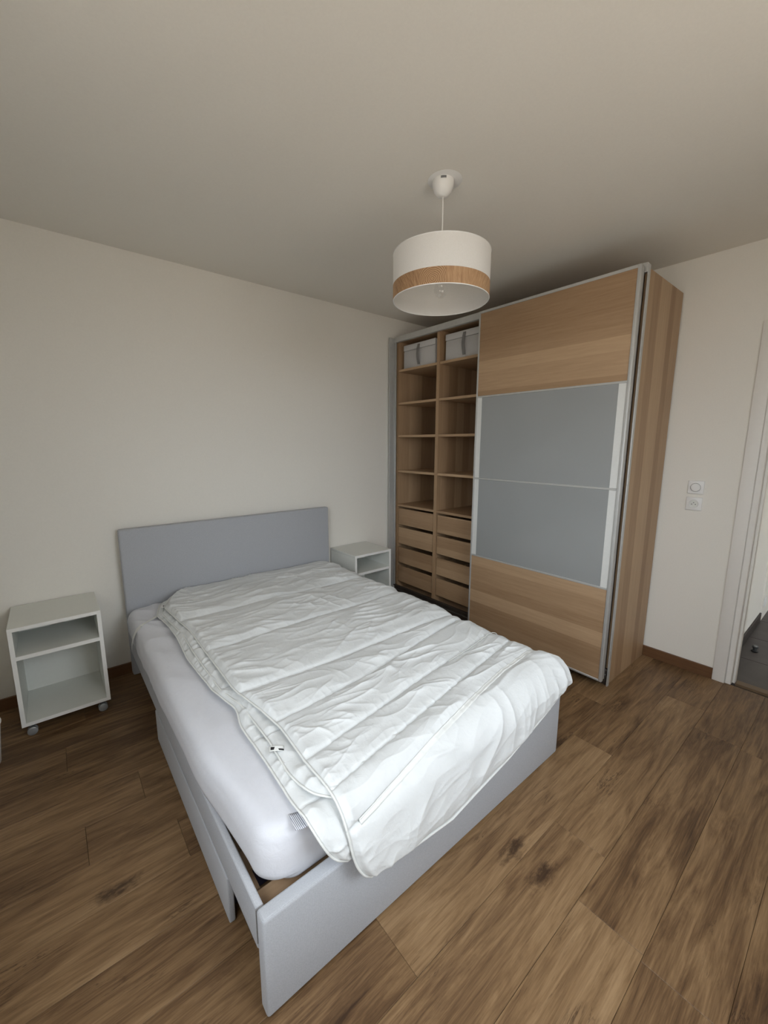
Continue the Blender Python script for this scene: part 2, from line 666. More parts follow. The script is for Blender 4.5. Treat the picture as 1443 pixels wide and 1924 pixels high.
# door frame
d1 = bpy.data.objects.new('door_1', None)
link(d1, None, (0, -2.9, 0))
struct(d1, 'white stepped door frame beside the wall switch')
box('door_casing', -.016, 0, -2.470, -2.408, 0, 2.125, TRIM, d1, .003, 2)
box('door_casing', -.016, 0, -3.27, -3.212, 0, 2.125, TRIM, d1, .003, 2)
box('door_casing', -.0155, 0, -3.212, -2.470, 2.065, 2.125, TRIM, d1, .003, 2)
box('door_jamb', -.004, .115, -2.500, -2.472, 0, 2.06, TRIM, d1, .002)
box('door_stop', .035, .075, -2.514, -2.500, 0, 2.06, TRIM, d1, .002)
box('door_jamb', -.004, .115, -3.238, -3.212, 0, 2.06, TRIM, d1, .002)
box('door_jamb', -.004, .115, -3.212, -2.500, 2.03, 2.06, TRIM, d1, .002)
struct(box('trim_1', .03, .085, -3.21, -2.516, -.012, .006, THRESH, None, .002), 'wooden threshold strip in the doorway')

# hall beyond the doorway
hf = struct(box('floor_hall', .0, 3.3, -4.2, -2.3, -.06, -.014, GROUT, None, 0), 'dark tiled floor of the hall')
TW = 0.45
tile_mesh = {}
for i in range(8):
    for j in range(4):
        x0, x1 = .03 + i * TW, min(.03 + (i + 1) * TW, 3.3)
        y1, y0 = -2.435 - j * TW, -2.435 - (j + 1) * TW
        if x1 - x0 < .05 or y0 < -4.3:
            continue
        key = round(x1 - x0, 3)
        if key not in tile_mesh:
            bm = bmesh.new()
            add_box(bm, -(x1 - x0) / 2 + .002, (x1 - x0) / 2 - .002, -TW / 2 + .002, TW / 2 - .002, -.014, -.001, .001)
            bmesh.ops.recalc_face_normals(bm, faces=bm.faces)
            me = bpy.data.meshes.new('tile')
            bm.to_mesh(me)
            bm.free()
            me.materials.append(TILE)
            tile_mesh[key] = me
        link(bpy.data.objects.new('tile', tile_mesh[key]), hf, ((x0 + x1) / 2, (y0 + y1) / 2, 0))
struct(box('wall_hall_side', .10, 1.36, -2.43, -2.30, -.06, ZC, WALL, None, 0), 'white hall wall seen through the doorway')
struct(box('wall_hall_recess', 1.36, 3.4, -2.44, -2.30, -.06, ZC, WALL, None, 0))
struct(box('wall_hall_end', 3.3, 3.4, -4.3, -2.30, -.06, ZC, WALL, None, 0))
wall_with_hole('wall_hall_far', 'y', -4.22, -4.12, .10, 3.3, (2.75, 3.2, 1.1, 2.0))
struct(box('ceiling_hall', .10, 3.4, -4.3, -2.30, ZC, ZC + .1, CEIL, None, 0))
struct(box('baseboard_hall', .115, 1.36, -2.442, -2.43, 0, .075, DARKBASE, None, .002), 'dark skirting along the hall wall')

# ------------------------------------------------------------------ wardrobe
Y0, Y1, XF, XB, HT = -.034, -2.018, -.590, -.020, 2.364
wd = thing('wardrobe', 'tall oak-effect wardrobe with sliding doors, left half open', 'wardrobe', (-.3, -1.02, 0))
T = .018
YM = (Y0 + Y1) / 2
for (ya, yb) in ((Y0, YM), (YM, Y1)):
    box('side_panel', XF, XB, ya - T, ya, 0, HT, OAK_Z, wd, .0008)
    box('side_panel', XF, XB, yb, yb + T, 0, HT, OAK_Z, wd, .0008)
    box('top_panel', XF, XB, yb + T, ya - T, HT - T, HT, OAK_Y, wd, .0008)
    box('bottom_panel', XF, XB, yb + T, ya - T, .055, .055 + T, OAK_Y, wd, .0008)
    box('plinth', XF + .03, XF + .045, yb + T, ya - T, 0, .055, OAK_Y, wd, .0008)
    box('back_panel', XB - .006, XB - .002, yb + T, ya - T, .055, HT - T, OAK_Z, wd, 0)
ya, yb = Y0 - T, YM + T
DV0, DV1 = -.552, -.520
box('divider', XF + .004, XB - .006, DV0, DV1, .055 + T, HT - T, OAK_Z, wd, .0008)
bays = ((DV1, ya), (yb, DV0))
for (p0, p1) in bays:
    for z in (2.110, 1.825, 1.536, 1.216, .898):
        box('shelf', XF + .008, XB - .006, p0, p1, z - .02, z, OAK_Y, wd, .001)
    for (z0, z1) in ((.706, .858), (.520, .677), (.333, .482), (.144, .297)):
        dr = box('drawer_front', XF + .012, XF + .028, p0 + .008, p1 - .008, z0, z1, OAK_Y, wd, .001)
        bm = bmesh.new()
        cx, cy, cz = WL[dr]
        a0, a1 = p0 + .014 - cy, p1 - .014 - cy
        xx0, xx1 = XF + .0285 - cx, XB - .05 - cx
        add_box(bm, xx0, xx1, a0, a0 + .012, z0 + .012 - cz, z1 - .05 - cz)
        add_box(bm, xx0, xx1, a1 - .012, a1, z0 + .012 - cz, z1 - .05 - cz)
        add_box(bm, xx1 - .012, xx1, a0 + .012, a1 - .012, z0 + .012 - cz, z1 - .05 - cz)
        add_box(bm, xx0, xx1 - .012, a0 + .012, a1 - .012, z0 + .012 - cz, z0 + .018 - cz)
        from_bm('drawer_tray', bm, OAK_X, dr, WL[dr])
# hinge and peg holes are too fine to tell; the rails and end profiles
box('top_rail', -.618, XF, Y1 - .002, Y0 + .002, 2.338, 2.384, ALU, wd, .002)
box('bottom_rail', -.622, XF, Y1 + .004, Y0 - .002, .030, .070, BRONZE, wd, .002)
box('bottom_rail', -.616, XF, Y1 + .004, Y0 - .002, .0705, .108, BRONZE, wd, .002)
box('rail_lip', -.6225, -.6185, Y1 + .004, Y0 - .002, .0705, .080, ALU_D, wd, .001)
box('bottom_apron', -.600, XF, Y1 + .004, Y0 - .002, .0, .0295, BRONZE, wd, .001)
box('end_profile', -.672, XF - .001, Y0 + .001, Y0 + .013, .012, 2.376, ALU, wd, .003, 2)
box('profile_lip', -.612, -.600, Y0 - .012, Y0, .06, 2.338, ALU, wd, .002)
box('end_profile', -.616, XF - .001, Y1 - .009, Y1 - .001, 0, 2.376, ALU, wd, .002)
for k in range(2):
    box('end_bracket', -.66 + k * .03, -.645 + k * .03, Y0 - .018, Y0, .06, .10, ALU, wd, .002)


def sliding_door(x0, x1, y0, y1, back=False):
    """x0 outer face, x1 inner face, y0<y1"""
    z0, z1 = .052, 2.362
    root = box('sliding_door', x0 + .010, x1 - .006, y0 + .008, y1 - .008, z0 + .006, z1 - .006, ALU_D, wd, 0)
    fr = .012
    box('stile', x0, x1, y0, y0 + .018, z0, z1, ALU, root, .002, 2)
    box('stile', x0, x1, y1 - fr, y1, z0, z1, ALU, root, .002, 2)
    box('door_rail', x0, x1, y0 + .018, y1 - fr, z1 - .016, z1, ALU, root, .0015)
    box('door_rail', x0, x1, y0 + .018, y1 - fr, z0, z0 + .012, ALU, root, .0015)
    zz = [z0 + .012, .630, 1.210, 1.788, z1 - .016]
    for z in zz[1:-1]:
        box('door_bar', x0 + .001, x0 + .009, y0 + .018, y1 - fr, z - .006, z + .006, ALU, root, .0015)
    for i in range(4):
        lo = zz[i] + (.006 if i else 0)
        hi = zz[i + 1] - (.006 if i < 3 else 0)
        ins = x0 + .004
        if i in (0, 3):
            p = box('wood_panel', ins, x0 + .0099, y0 + .018, y1 - fr, lo, hi, OAK_Y, root, .0006)
        else:
            box('glass_panel', ins, x0 + .0099, y0 + .018 + .040, y1 - fr - .038, lo, hi, FROST, root, .0006)
            box('side_strip', ins, x0 + .0099, y0 + .018, y0 + .018 + .040, lo, hi, ALU_W, root, .0006)
            box('side_strip', ins, x0 + .0099, y1 - fr - .038, y1 - fr, lo, hi, ALU_W, root, .0006)
    return root


sliding_door(-.684, -.658, -2.016, -1.006)
sliding_door(-.652, -.626, -2.010, -1.012)

# storage boxes in the top bays
for i, (p0, label) in enumerate(((-.478, 'pale grey fabric storage box on the wardrobe top shelf, next to the end wall'),
                                 (-.972, 'pale grey fabric storage box on the wardrobe top shelf, next to the sliding door'))):
    p1 = p0 + (.383)
    b = thing('storage_box', label, 'box', (-.3, (p0 + p1) / 2, 2.110), 'fabric boxes on the top shelf')
    bm = bmesh.new()
    add_box(bm, -.26, .19, -(p1 - p0) / 2, (p1 - p0) / 2, .001, .150, .006, 2)
    from_bm('body', bm, BOXC, b, WL[b])
    bm = bmesh.new()
    add_box(bm, -.263, .193, -(p1 - p0) / 2 - .002, (p1 - p0) / 2 + .002, .151, .200, .006, 2)
    from_bm('lid', bm, BOXC, b, WL[b])
    pts = []
    for t in np.linspace(0, 1, 14):
        pts.append((-.3 - .2635 - .022 * math.sin(math.pi * t), (p0 + p1) / 2 - .006 * math.sin(3 * t), 2.110 + .185 - .165 * t))
    bm = bmesh.new()
    vs = []
    c = Vector((-.5635, (p0 + p1) / 2, 2.2))
    for (x, y, z) in pts:
        vs.append([bm.verts.new(Vector((x + dx, y + dy, z)) - c) for dx, dy in ((-.0015, -.013), (-.0015, .013), (.0015, .013), (.0015, -.013))])
    for a, d in zip(vs, vs[1:]):
        for k in range(4):
            bm.faces.new((a[k], a[(k + 1) % 4], d[(k + 1) % 4], d[k]))
    bm.faces.new(vs[0])
    bm.faces.new(vs[-1])
    from_bm('handle', bm, STRAP, b, c)

# ------------------------------------------------------------------ bed
BX0, BX1, BYF, BYH = -2.822, -1.366, -2.101, -.030
bed = thing('bed', 'grey upholstered double bed with tall plain headboard', 'bed', ((BX0 + BX1) / 2, -1.06, 0))


def soft_panel(name, x0, x1, y0, y1, z0, z1, mat, parent, bev=.008):
    return box(name, x0, x1, y0, y1, z0, z1, mat, parent, bev, 3)


soft_panel('headboard', BX0, BX1, -.085, BYH, .012, .947, GREY, bed, .010)
soft_panel('footboard', BX0, BX1, BYF, BYF + .042, .006, .306, GREY, bed, .008)
for s in (0, 1):
    x0, x1 = ((BX0, BX0 + .021), (BX1 - .021, BX1))[s]
    soft_panel('side_rail', x0, x1, BYF + .0425, -.0855, .178, .306, GREY, bed, .005)
    xx0, xx1 = ((BX0 + .0215, BX0 + .045), (BX1 - .045, BX1 - .0215))[s]
    box('slat_ledge', xx0, xx1, BYF + .044, -.087, .232, .252, SLAT, bed, .001)
box('middle_beam', (BX0 + BX1) / 2 - .025, (BX0 + BX1) / 2 + .025, BYF + .044, -.087, .195, .250, ALU_D, bed, .002)
box('footboard_slit', BX0 - .0006, BX0 + .02, BYF + .0405, BYF + .0435, .20, .3045, STRAP, bed, 0)
n_sl = 15
slat_me = None
for i in range(n_sl):
    y = -2.022 + i * (1.90 / (n_sl - 1))
    if slat_me is None:
        o = box('slat', BX0 + .024, BX1 - .024, y - .034, y + .034, .2525, .267, SLAT, bed, .003)
        slat_me = o.data
        x_mid = (BX0 + BX1) / 2
    else:
        link(bpy.data.objects.new('slat', slat_me), bed, (x_mid, y, (.2525 + .267) / 2))

ud = thing('under_bed_drawer', 'grey cloth-fronted storage drawer pushed under the bed side rail', 'drawer', (-2.55, -1.31, 0))
soft_panel('drawer_front', BX0 - .001, BX0 + .018, -1.826, -.80, .006, .168, GREY, ud, .004)
bm = bmesh.new()
add_box(bm, BX0 + .0185 + 2.55, .32, -1.79 + 1.31, -1.778 + 1.31, .02, .15)
add_box(bm, BX0 + .0185 + 2.55, .32, -.842 + 1.31, -.83 + 1.31, .02, .15)
add_box(bm, .308, .32, -1.778 + 1.31, -.842 + 1.31, .02, .15)
add_box(bm, BX0 + .0185 + 2.55, .308, -1.778 + 1.31, -.842 + 1.31, .02, .028)
from_bm('drawer_tray', bm, DARKBLUE, ud, WL[ud])


# ------------------------------------------------------------------ numpy noise for cloth
def perlin(x, y, seed=0):
    rng = np.random.RandomState(seed)
    perm = rng.permutation(256)
    ang = rng.rand(256) * 2 * np.pi
    gx, gy = np.cos(ang), np.sin(ang)
    xi, yi = np.floor(x).astype(int), np.floor(y).astype(int)
    xf, yf = x - xi, y - yi
    u = xf ** 3 * (xf * (xf * 6 - 15) + 10)
    v = yf ** 3 * (yf * (yf * 6 - 15) + 10)

    def g(ix, iy, dx, dy):
        h = perm[(perm[ix & 255] + iy) & 255]
        return gx[h] * dx + gy[h] * dy
    a = g(xi, yi, xf, yf)
    b = g(xi + 1, yi, xf - 1, yf)
    c = g(xi, yi + 1, xf, yf - 1)
    d = g(xi + 1, yi + 1, xf - 1, yf - 1)
    return (a + u * (b - a)) * (1 - v) + (c + u * (d - c)) * v * 1.0


def fbm(x, y, seed, oct_=3):
    s, a = 0, 1.0
    for i in range(oct_):
        s = s + a * perlin(x * 2 ** i, y * 2 ** i, seed + i)
        a *= .5
    return s


def ridged(x, y, seed):
    return 1 - 2.2 * np.abs(perlin(x, y, seed))


def sstep(a, b, x):
    t = np.clip((x - a) / (b - a), 0, 1)
    return t * t * (3 - 2 * t)


def grid_mesh(name, P, mat, parent, closed_u=False):
    """P[i,j,3] grid to a mesh object at the grid's centre"""
    n, m = P.shape[:2]
    c = P.reshape(-1, 3).mean(0)
    V = P.reshape(-1, 3) - c
    idx = np.arange(n * m).reshape(n, m)
    a, b = idx[:-1, :-1].ravel(), idx[1:, :-1].ravel()
    d, e = idx[1:, 1:].ravel(), idx[:-1, 1:].ravel()
    F = np.stack([a, b, d, e], 1)
    me = bpy.data.meshes.new(name)
    me.from_pydata(V.tolist(), [], F.tolist())
    me.materials.append(mat)
    me.polygons.foreach_set('use_smooth', [True] * len(me.polygons))
    me.update()
    return link(bpy.data.objects.new(name, me), parent, c)


# ------------------------------------------------------------------ mattress
mt = thing('mattress', 'white mattress in a fitted sheet under the folded duvet', 'mattress', (-2.09, -1.07, .268))
MZ0, MZ1 = .269, .458
MYH, MYF, MXR = -.089, -2.045, -1.392
cyM, hyM = (MYH + MYF) / 2, (MYH - MYF) / 2


def mattress_mesh():
    """rounded box: outline with round corners swept through a rounded side profile, closed on top and below"""
    prof = []
    rt, rb = .045, .035
    for a in np.linspace(0, np.pi / 2, 8):
        prof.append((-(rb - rb * np.sin(a)), MZ0 + rb - rb * np.cos(a)))
    for z in np.linspace(MZ0 + rb, MZ1 - rt, 8)[1:-1]:
        prof.append((0.006 * np.sin(np.pi * (z - MZ0) / (MZ1 - MZ0)), z))
    for a in np.linspace(0, np.pi / 2, 9):
        prof.append((-(rt - rt * np.cos(a)), MZ1 - rt + rt * np.sin(a)))
    # outline parameter: walk a rounded rectangle
    hx, hy, rc = .5, hyM, .075
    out = []
    ns = 90
    xr, xl = MXR, -2.822
    cx = (xr + xl) / 2
    hx = (xr - xl) / 2
    segs = [((hx, -hy + rc), (hx, hy - rc), 130), None, ((hx - rc, hy), (-hx + rc, hy), 80), None,
            ((-hx, hy - rc), (-hx, -hy + rc), 220), None, ((-hx + rc, -hy), (hx - rc, -hy), 80), None]
    cs = [(hx - rc, hy - rc, 0), (-hx + rc, hy - rc, 90), (-hx + rc, -hy + rc, 180), (hx - rc, -hy + rc, 270)]
    ci = 0
    for s in segs:
        if s is None:
            x, y, a0 = cs[ci]
            ci += 1
            for a in np.linspace(R(a0), R(a0 + 90), 14)[1:-1]:
                out.append((x + rc * np.cos(a), y + rc * np.sin(a), np.cos(a), np.sin(a)))
        else:
            (xa, ya_), (xb_, yb_), k = s
            nx, ny = (yb_ - ya_), -(xb_ - xa)
            L = math.hypot(nx, ny)
            for t in np.linspace(0, 1, k):
                out.append((xa + (xb_ - xa) * t, ya_ + (yb_ - ya_) * t, nx / L, ny / L))
    O = np.array(out)
    prof = np.array(prof)
    n, m = len(O), len(prof)
    P = np.zeros((m, n, 3))
    P[:, :, 0] = cx + O[None, :, 0] + O[None, :, 2] * prof[:, None, 0]
    P[:, :, 1] = cyM + O[None, :, 1] + O[None, :, 3] * prof[:, None, 0]
    P[:, :, 2] = prof[:, None, 1]
    # rings towards the middle of the top
    rings = [P]
    last = P[-1]
    ctr = np.array([cx, cyM, MZ1])
    for q in np.linspace(0, .9, 40)[1:]:
        rr = last.copy()
        rr[:, 0] = cx + (last[:, 0] - cx) * (1 - q)
        rr[:, 1] = cyM + (last[:, 1] - cyM) * (1 - q * .55)
        rr[:, 2] = MZ1
        rings.append(rr[None])
    P = np.concatenate(rings, 0)
    # the side is drawn in towards the foot end, and creased cloth
    left = sstep(-2.5, -2.82, P[..., 0])
    P[..., 0] += left * .032 * sstep(-1.55, -1.98, P[..., 1])
    P[..., 0] -= left * .006 * np.sin(np.clip((P[..., 1] + .1) / -1.6, 0, 1) * np.pi)
    P[..., 0] += left * .038 * (1 - sstep(.304, .322, P[..., 2]))      # tucked in between the side rails
    x, y, z = P[..., 0], P[..., 1], P[..., 2]
    s = y + z * .8 - x * .5
    w = .0028 * fbm(x * 7 + 3, (y + z) * 5, 21, 3)
    head = sstep(-1.2, -.3, y)
    w2 = .011 * head * np.maximum(0, ridged((x * .8 + y * .55 + z) * 9 + .6 * perlin(x * 5, y * 5, 3), (y - z) * 3.2, 31)) ** 2
    w2 += .008 * (1 - head) * np.maximum(0, ridged(x * 6 + 1.2 * perlin(x * 3, y * 3, 8), y * 2.6, 36) - .35)
    seam = np.exp(-((z - (MZ1 - .052)) / .006) ** 2) * left * .006      # the sheet's welt round the border
    top = sstep(MZ1 - .04, MZ1, z)
    P[..., 2] += (w + w2) * (.3 + .7 * top)
    P[..., 0] -= (w + .5 * w2) * (1 - top) * left + seam
    P[..., 1] -= w * (1 - top) * sstep(-1.95, -2.04, y)
    return P


Pm = mattress_mesh()
n_r, n_o = Pm.shape[:2]
Pm = np.concatenate([Pm, Pm[:, :1]], 1)
ob = grid_mesh('fitted_sheet', Pm, SHEET, mt)
bm = bmesh.new()
bm.from_mesh(ob.data)
bmesh.ops.remove_doubles(bm, verts=bm.verts, dist=1e-5)
be = [e for e in bm.edges if e.is_boundary]
bmesh.ops.holes_fill(bm, edges=be, sides=0)
bmesh.ops.recalc_face_normals(bm, faces=bm.faces)
for f in bm.faces:
    f.smooth = True
bm.to_mesh(ob.data)
bm.free()
# elastic ribbon with its wash label at the head corner
def ribbon(name, pts, wdt, mat, parent, ruff=0.0, th=.0016, side=None):
    pts = [Vector(p) for p in pts]
    c = sum(pts, Vector()) / len(pts)
    bm = bmesh.new()
    vs = []
    for i, p in enumerate(pts):
        d = (pts[min(i + 1, len(pts) - 1)] - pts[max(i - 1, 0)]).normalized()
        s = Vector(side[i]) if side else d.cross(Vector((0, 0, 1))).normalized()
        nrm = s.cross(d).normalized()
        if nrm.z < 0:
            nrm = -nrm
        p = p + nrm * ruff * (i % 2)
        vs.append([bm.verts.new(p - c + s * a * wdt / 2 + nrm * b * th / 2) for a, b in ((-1, -1), (1, -1), (1, 1), (-1, 1))])
    for a, b in zip(vs, vs[1:]):
        for k in range(4):
            bm.faces.new((a[k], a[(k + 1) % 4], b[(k + 1) % 4], b[k]))
    bm.faces.new(vs[0])
    bm.faces.new(vs[-1])
    return from_bm(name, bm, mat, parent, c, angle=70)


pp = []
for t in np.linspace(0, 1, 25):
    x = -2.690 - .108 * t
    y = -.345 - .085 * t
    dx = min(.0449, max(0.0, -2.777 - x))
    z = MZ1 + .0095 - (.045 - math.sqrt(.045 ** 2 - dx ** 2))
    pp.append((x, y, z))
ribbon('elastic_loop', pp, .016, PIPE, mt, .003)
ribbon('wash_label', [(-2.800, -.430, .4625), (-2.822, -.424, .442), (-2.840, -.414, .400), (-2.848, -.402, .355), (-2.849, -.392, .325)], .036, PLASTIC, mt, 0, .0012,
       side=[(0.1, 1, 0.1)] * 5)

# ------------------------------------------------------------------ duvet
dv = thing('duvet', 'white quilted duvet folded double across the bed and hanging over the footboard', 'duvet', (-2.05, -1.1, .47))


def interp(x, pts):
    pts = sorted(pts)
    return np.interp(x, [p[0] for p in pts], [p[1] for p in pts])


def smooth_interp(x, pts, win=9):
    pts = sorted(pts)
    xx = np.linspace(pts[0][0], pts[-1][0], 400)
    yy = np.interp(xx, [p[0] for p in pts], [p[1] for p in pts])
    k = np.ones(win) / win
    yy2 = np.convolve(np.pad(yy, win // 2, mode='edge'), k, mode='valid')
    return np.interp(x, xx, yy2)


class Layer:
    def __init__(self, left, rows, z0, bend, rad, right, seed, puff, wr, gather=.004):
        self.left, self.rows, self.z0, self.bend, self.rad, self.right = left, rows, z0, bend, rad, right
        self.seed, self.puff, self.wr, self.gather = seed, puff, wr, gather

    def flat(self, u, v):
        """cloth coordinates: X across the bed, T along it (arc length past the foot bend)"""
        n = len(self.rows) - 1
        q = v * n
        i = np.clip(np.floor(q).astype(int), 0, n - 1)
        f = q - i
        X0 = -2.62 + u * 1.22
        Ts = np.stack([interp(X0, r) for r in self.rows], 0)
        Ta = np.take_along_axis(Ts, i[None], 0)[0]
        Tb = np.take_along_axis(Ts, (i + 1)[None], 0)[0]
        Tt = Ta + (Tb - Ta) * f
        xl = smooth_interp(Tt, self.left, 11)
        xr = smooth_interp(Tt, self.right, 11)
        X = xl + u * (xr - xl)
        return X, Tt, i, f

    def height(self, u, v, X, Tt, i, f):
        s = self.seed
        n = len(self.rows) - 1
        Tspan = np.array([abs(np.mean([p[1] for p in self.rows[k + 1]]) - np.mean([p[1] for p in self.rows[k]])) for k in range(n)])
        span = Tspan[i]
        d = np.minimum(f, 1 - f)                      # 0 on a seam, .5 mid panel
        dm = d * span                                 # the same in metres
        base = self.puff * (1 - np.exp(-dm / .030)) * (.65 + .35 * np.minimum(1, span / .35))
        wx = X + .06 * perlin(X * 3, Tt * 3, s + 9)
        wt = Tt + .05 * perlin(X * 3.5 + 7, Tt * 4, s + 10)

        def fold(a, b, seed, sharp):
            """thin raised creases along the zero lines of a noise field"""
            q = np.abs(perlin(a, b, seed))
            return np.exp(-q * sharp)
        # long folds lying mostly across the bed, a little aslant
        g1 = sstep(-.25, .30, perlin(X * 2.2, Tt * 2.6, s + 15))
        g2 = sstep(-.15, .35, perlin(X * 2.8 + 9, Tt * 3.4, s + 16))
        h = .0095 * g1 * fold(wx * 1.5, (wt + .12 * wx) * 7.0, s + 1, 10)
        h += .0060 * g2 * fold(wx * 2.6 + 5, (wt - .30 * wx) * 11, s + 2, 11)
        h += .0060 * fbm(wx * 4, wt * 6, s + 3, 2)
        # sharp small creases in patches
        g3 = sstep(.0, .40, perlin(X * 3.7, Tt * 4.5, s + 6))
        g4 = sstep(.0, .40, perlin(X * 4.1 + 3, Tt * 4.0, s + 17))
        h += .0085 * g3 * fold(wx * 2.2, (wt + .25 * wx) * 16, s + 4, 11)
        h += .0060 * g4 * fold((wx + .8 * wt) * 7, (wt - .6 * wx) * 3, s + 5, 12)
        h += .0030 * fold(wx * 5, wt * 14, s + 18, 9)
        h *= self.wr * (1 - .88 * np.exp(-(dm / .024) ** 2))
        # puckers running away from each seam
        pk = np.exp(-(dm / .028) ** 2) * fold(X * 17 + .9 * perlin(X * 6, Tt * 6, s + 7), Tt * 5, s + 8, 5)
        h += .0032 * pk * self.wr
        # the last panel hangs in pleats towards its hem
        lastp = (i == n - 1) * sstep(0.0, .30, f)
        pl = fold(X * 5.5 + .6 * perlin(X * 3, Tt * 5, s + 12) - Tt * 2.2, Tt * 1.3, s + 11, 6)
        pl2 = fold(X * 12 - Tt * 4, Tt * 2.4, s + 13, 5)
        h = h * (1 - .6 * lastp) + lastp * sstep(0, .13, 1 - f) * (.010 * pl * sstep(-.1, .3, perlin(X * 3, Tt, s + 19) + .2) + .0075 * pl2 * sstep(.2, .9, f))
        # gathered left edge
        eu = (X - smooth_interp(Tt, self.left, 11))
        e = np.exp(-(eu / .050) ** 2)
        h += e * self.gather * (fold(X * 4, Tt * 17 + .8 * perlin(X * 9, Tt * 9, s + 21), s + 14, 4) + .5 * perlin(X * 12, Tt * 12, s + 22))
        # taper to the rim on all four sides
        rim = sstep(0, .020, u) * sstep(0, .012, 1 - u) * sstep(0, .010, v) * sstep(0, .012, 1 - v)
        dip = -.0060 * np.exp(-(dm / .0050) ** 2)
        return (base + h) * (.15 + .85 * rim) + dip * rim

    def pos(self, u, v, off=0.0, flat_h=False):
        X, Tt, i, f = self.flat(u, v)
        h = self.height(u, v, X, Tt, i, f) + off
        if flat_h:
            h = h * 0 + off
        # bend down over the footboard
        th = np.clip((self.bend - Tt) / self.rad, 0, R(86))
        rest = np.maximum(0, (self.bend - Tt) - self.rad * R(86))
        y = np.where(Tt > self.bend, Tt, self.bend - self.rad * np.sin(th) - rest * np.cos(R(86)))
        zb = self.z0 - self.rad * (1 - np.cos(th)) - rest * np.sin(R(86))
        ny, nz = -np.sin(th), np.cos(th)
        # bend down over the right side of the mattress
        xr0, rr = -1.478, .100
        ph = np.clip((X - xr0) / rr, 0, R(80))
        x = np.where(X < xr0, X, xr0 + rr * np.sin(ph) + np.maximum(0, X - xr0 - rr * R(80)) * .17)
        zb = zb - rr * (1 - np.cos(ph)) * (1 - .85 * sstep(-1.98, -2.15, Tt))
        # soft sag and swell of the whole layer
        zb = zb + (.010 * perlin(X * 2.1, Tt * 2.1, self.seed + 20)) * sstep(-2.02, -1.8, Tt)
        return np.stack([x + np.sin(ph) * h * .8, y + ny * h, zb + nz * h * (1 - .3 * np.sin(ph))], -1)

    def build(self, name, nu, nv, th):
        u, v = np.meshgrid(np.linspace(0, 1, nu), np.linspace(0, 1, nv), indexing='ij')
        P = self.pos(u, v)
        Q = self.pos(u, v, -th, True)
        # underside follows, pinched to the rim
        rim = (sstep(0, .03, u) * sstep(0, .03, 1 - u) * sstep(0, .02, v) * sstep(0, .02, 1 - v))[..., None]
        Q = P + (Q - P) * (.08 + .92 * rim) - np.array([0, 0, .001])
        n, m = nu, nv
        c = P.reshape(-1, 3).mean(0)
        V = np.concatenate([P.reshape(-1, 3), Q.reshape(-1, 3)]) - c
        idx = np.arange(n * m).reshape(n, m)
        F1 = np.stack([idx[:-1, :-1].ravel(), idx[1:, :-1].ravel(), idx[1:, 1:].ravel(), idx[:-1, 1:].ravel()], 1)
        F2 = F1[:, ::-1] + n * m
        ring = np.concatenate([idx[:, 0], idx[-1, 1:], idx[-2::-1, -1], idx[0, -2:0:-1]])
        nx = np.roll(ring, -1)
        F3 = np.stack([nx, ring, ring + n * m, nx + n * m], 1)
        me = bpy.data.meshes.new(name)
        F = np.concatenate([F1, F2, F3])
        me.from_pydata(V.tolist(), [], F.tolist())
        me.materials.append(DUVET)
        me.polygons.foreach_set('use_smooth', [True] * len(me.polygons))
        me.update()
        return link(bpy.data.objects.new(name, me), dv, c)

    def edge(self, kind, n, lo=0.0, hi=1.0, off=.002):
        t = np.linspace(lo, hi, n)
        o = np.zeros_like(t)
        if kind == 'left':
            return self.pos(o, t, off)
        if kind == 'right':
            return self.pos(o + 1, t, off)
        if kind == 'foot':
            return self.pos(t, o + 1, off)
        return self.pos(t, o, off)


L, Rr = -2.62, -1.40
def row(a, b, *mid):
    return [(L, a), (Rr, b)] + list(mid)


rightU = [(-2.40, -1.405), (-2.2, -1.40), (-2.05, -1.385), (-1.9, -1.37), (-1.48, -1.385), (-1.0, -1.375), (-.5, -1.39), (-.09, -1.40)]
upper = Layer(
    left=[(-.085, -2.43), (-.12, -2.50), (-.2, -2.60), (-.35, -2.665), (-.5, -2.655), (-.78, -2.63), (-1.1, -2.635), (-1.42, -2.64), (-1.6, -2.61), (-1.73, -2.592), (-1.91, -2.60),
          (-2.15, -2.597), (-2.24, -2.585), (-2.30, -2.565), (-2.34, -2.535), (-2.365, -2.49), (-2.40, -2.45)],
    rows=[row(-.092, -.092), row(-.62, -.64), row(-1.04, -1.02), row(-1.46, -1.48), row(-1.70, -1.53, (-2.18, -1.66)), row(-1.915, -1.74, (-2.15, -1.84)),
          row(-2.055, -1.85, (-2.0, -1.95)), row(-2.165, -1.98, (-2.25, -2.09), (-1.72, -2.0)), [(L, -2.34), (-2.45, -2.365), (-2.29, -2.38), (-1.88, -2.33), (-1.6, -2.27), (Rr, -2.215)]],
    z0=.506, bend=-2.035, rad=.105, right=rightU, seed=40, puff=.018, wr=1.15, gather=.006)
lower = Layer(
    left=[(-.085, -2.50), (-.12, -2.56), (-.2, -2.66), (-.37, -2.708), (-.55, -2.69), (-.74, -2.688), (-1.0, -2.702), (-1.33, -2.69), (-1.5, -2.658), (-1.6, -2.68), (-1.8, -2.678), (-2.0, -2.684),
          (-2.10, -2.675), (-2.17, -2.645), (-2.21, -2.615), (-2.235, -2.575), (-2.25, -2.55)],
    rows=[row(-.095, -.095), row(-.5, -.5), row(-.9, -.9), row(-1.3, -1.3), row(-1.7, -1.66), row(-2.03, -1.95), [(L, -2.225), (-2.5, -2.235), (-2.2, -2.19), (Rr, -2.10)]],
    z0=.474, bend=-2.045, rad=.075, right=[(p, q - .04) for p, q in rightU], seed=80, puff=.008, wr=.5, gather=.014)
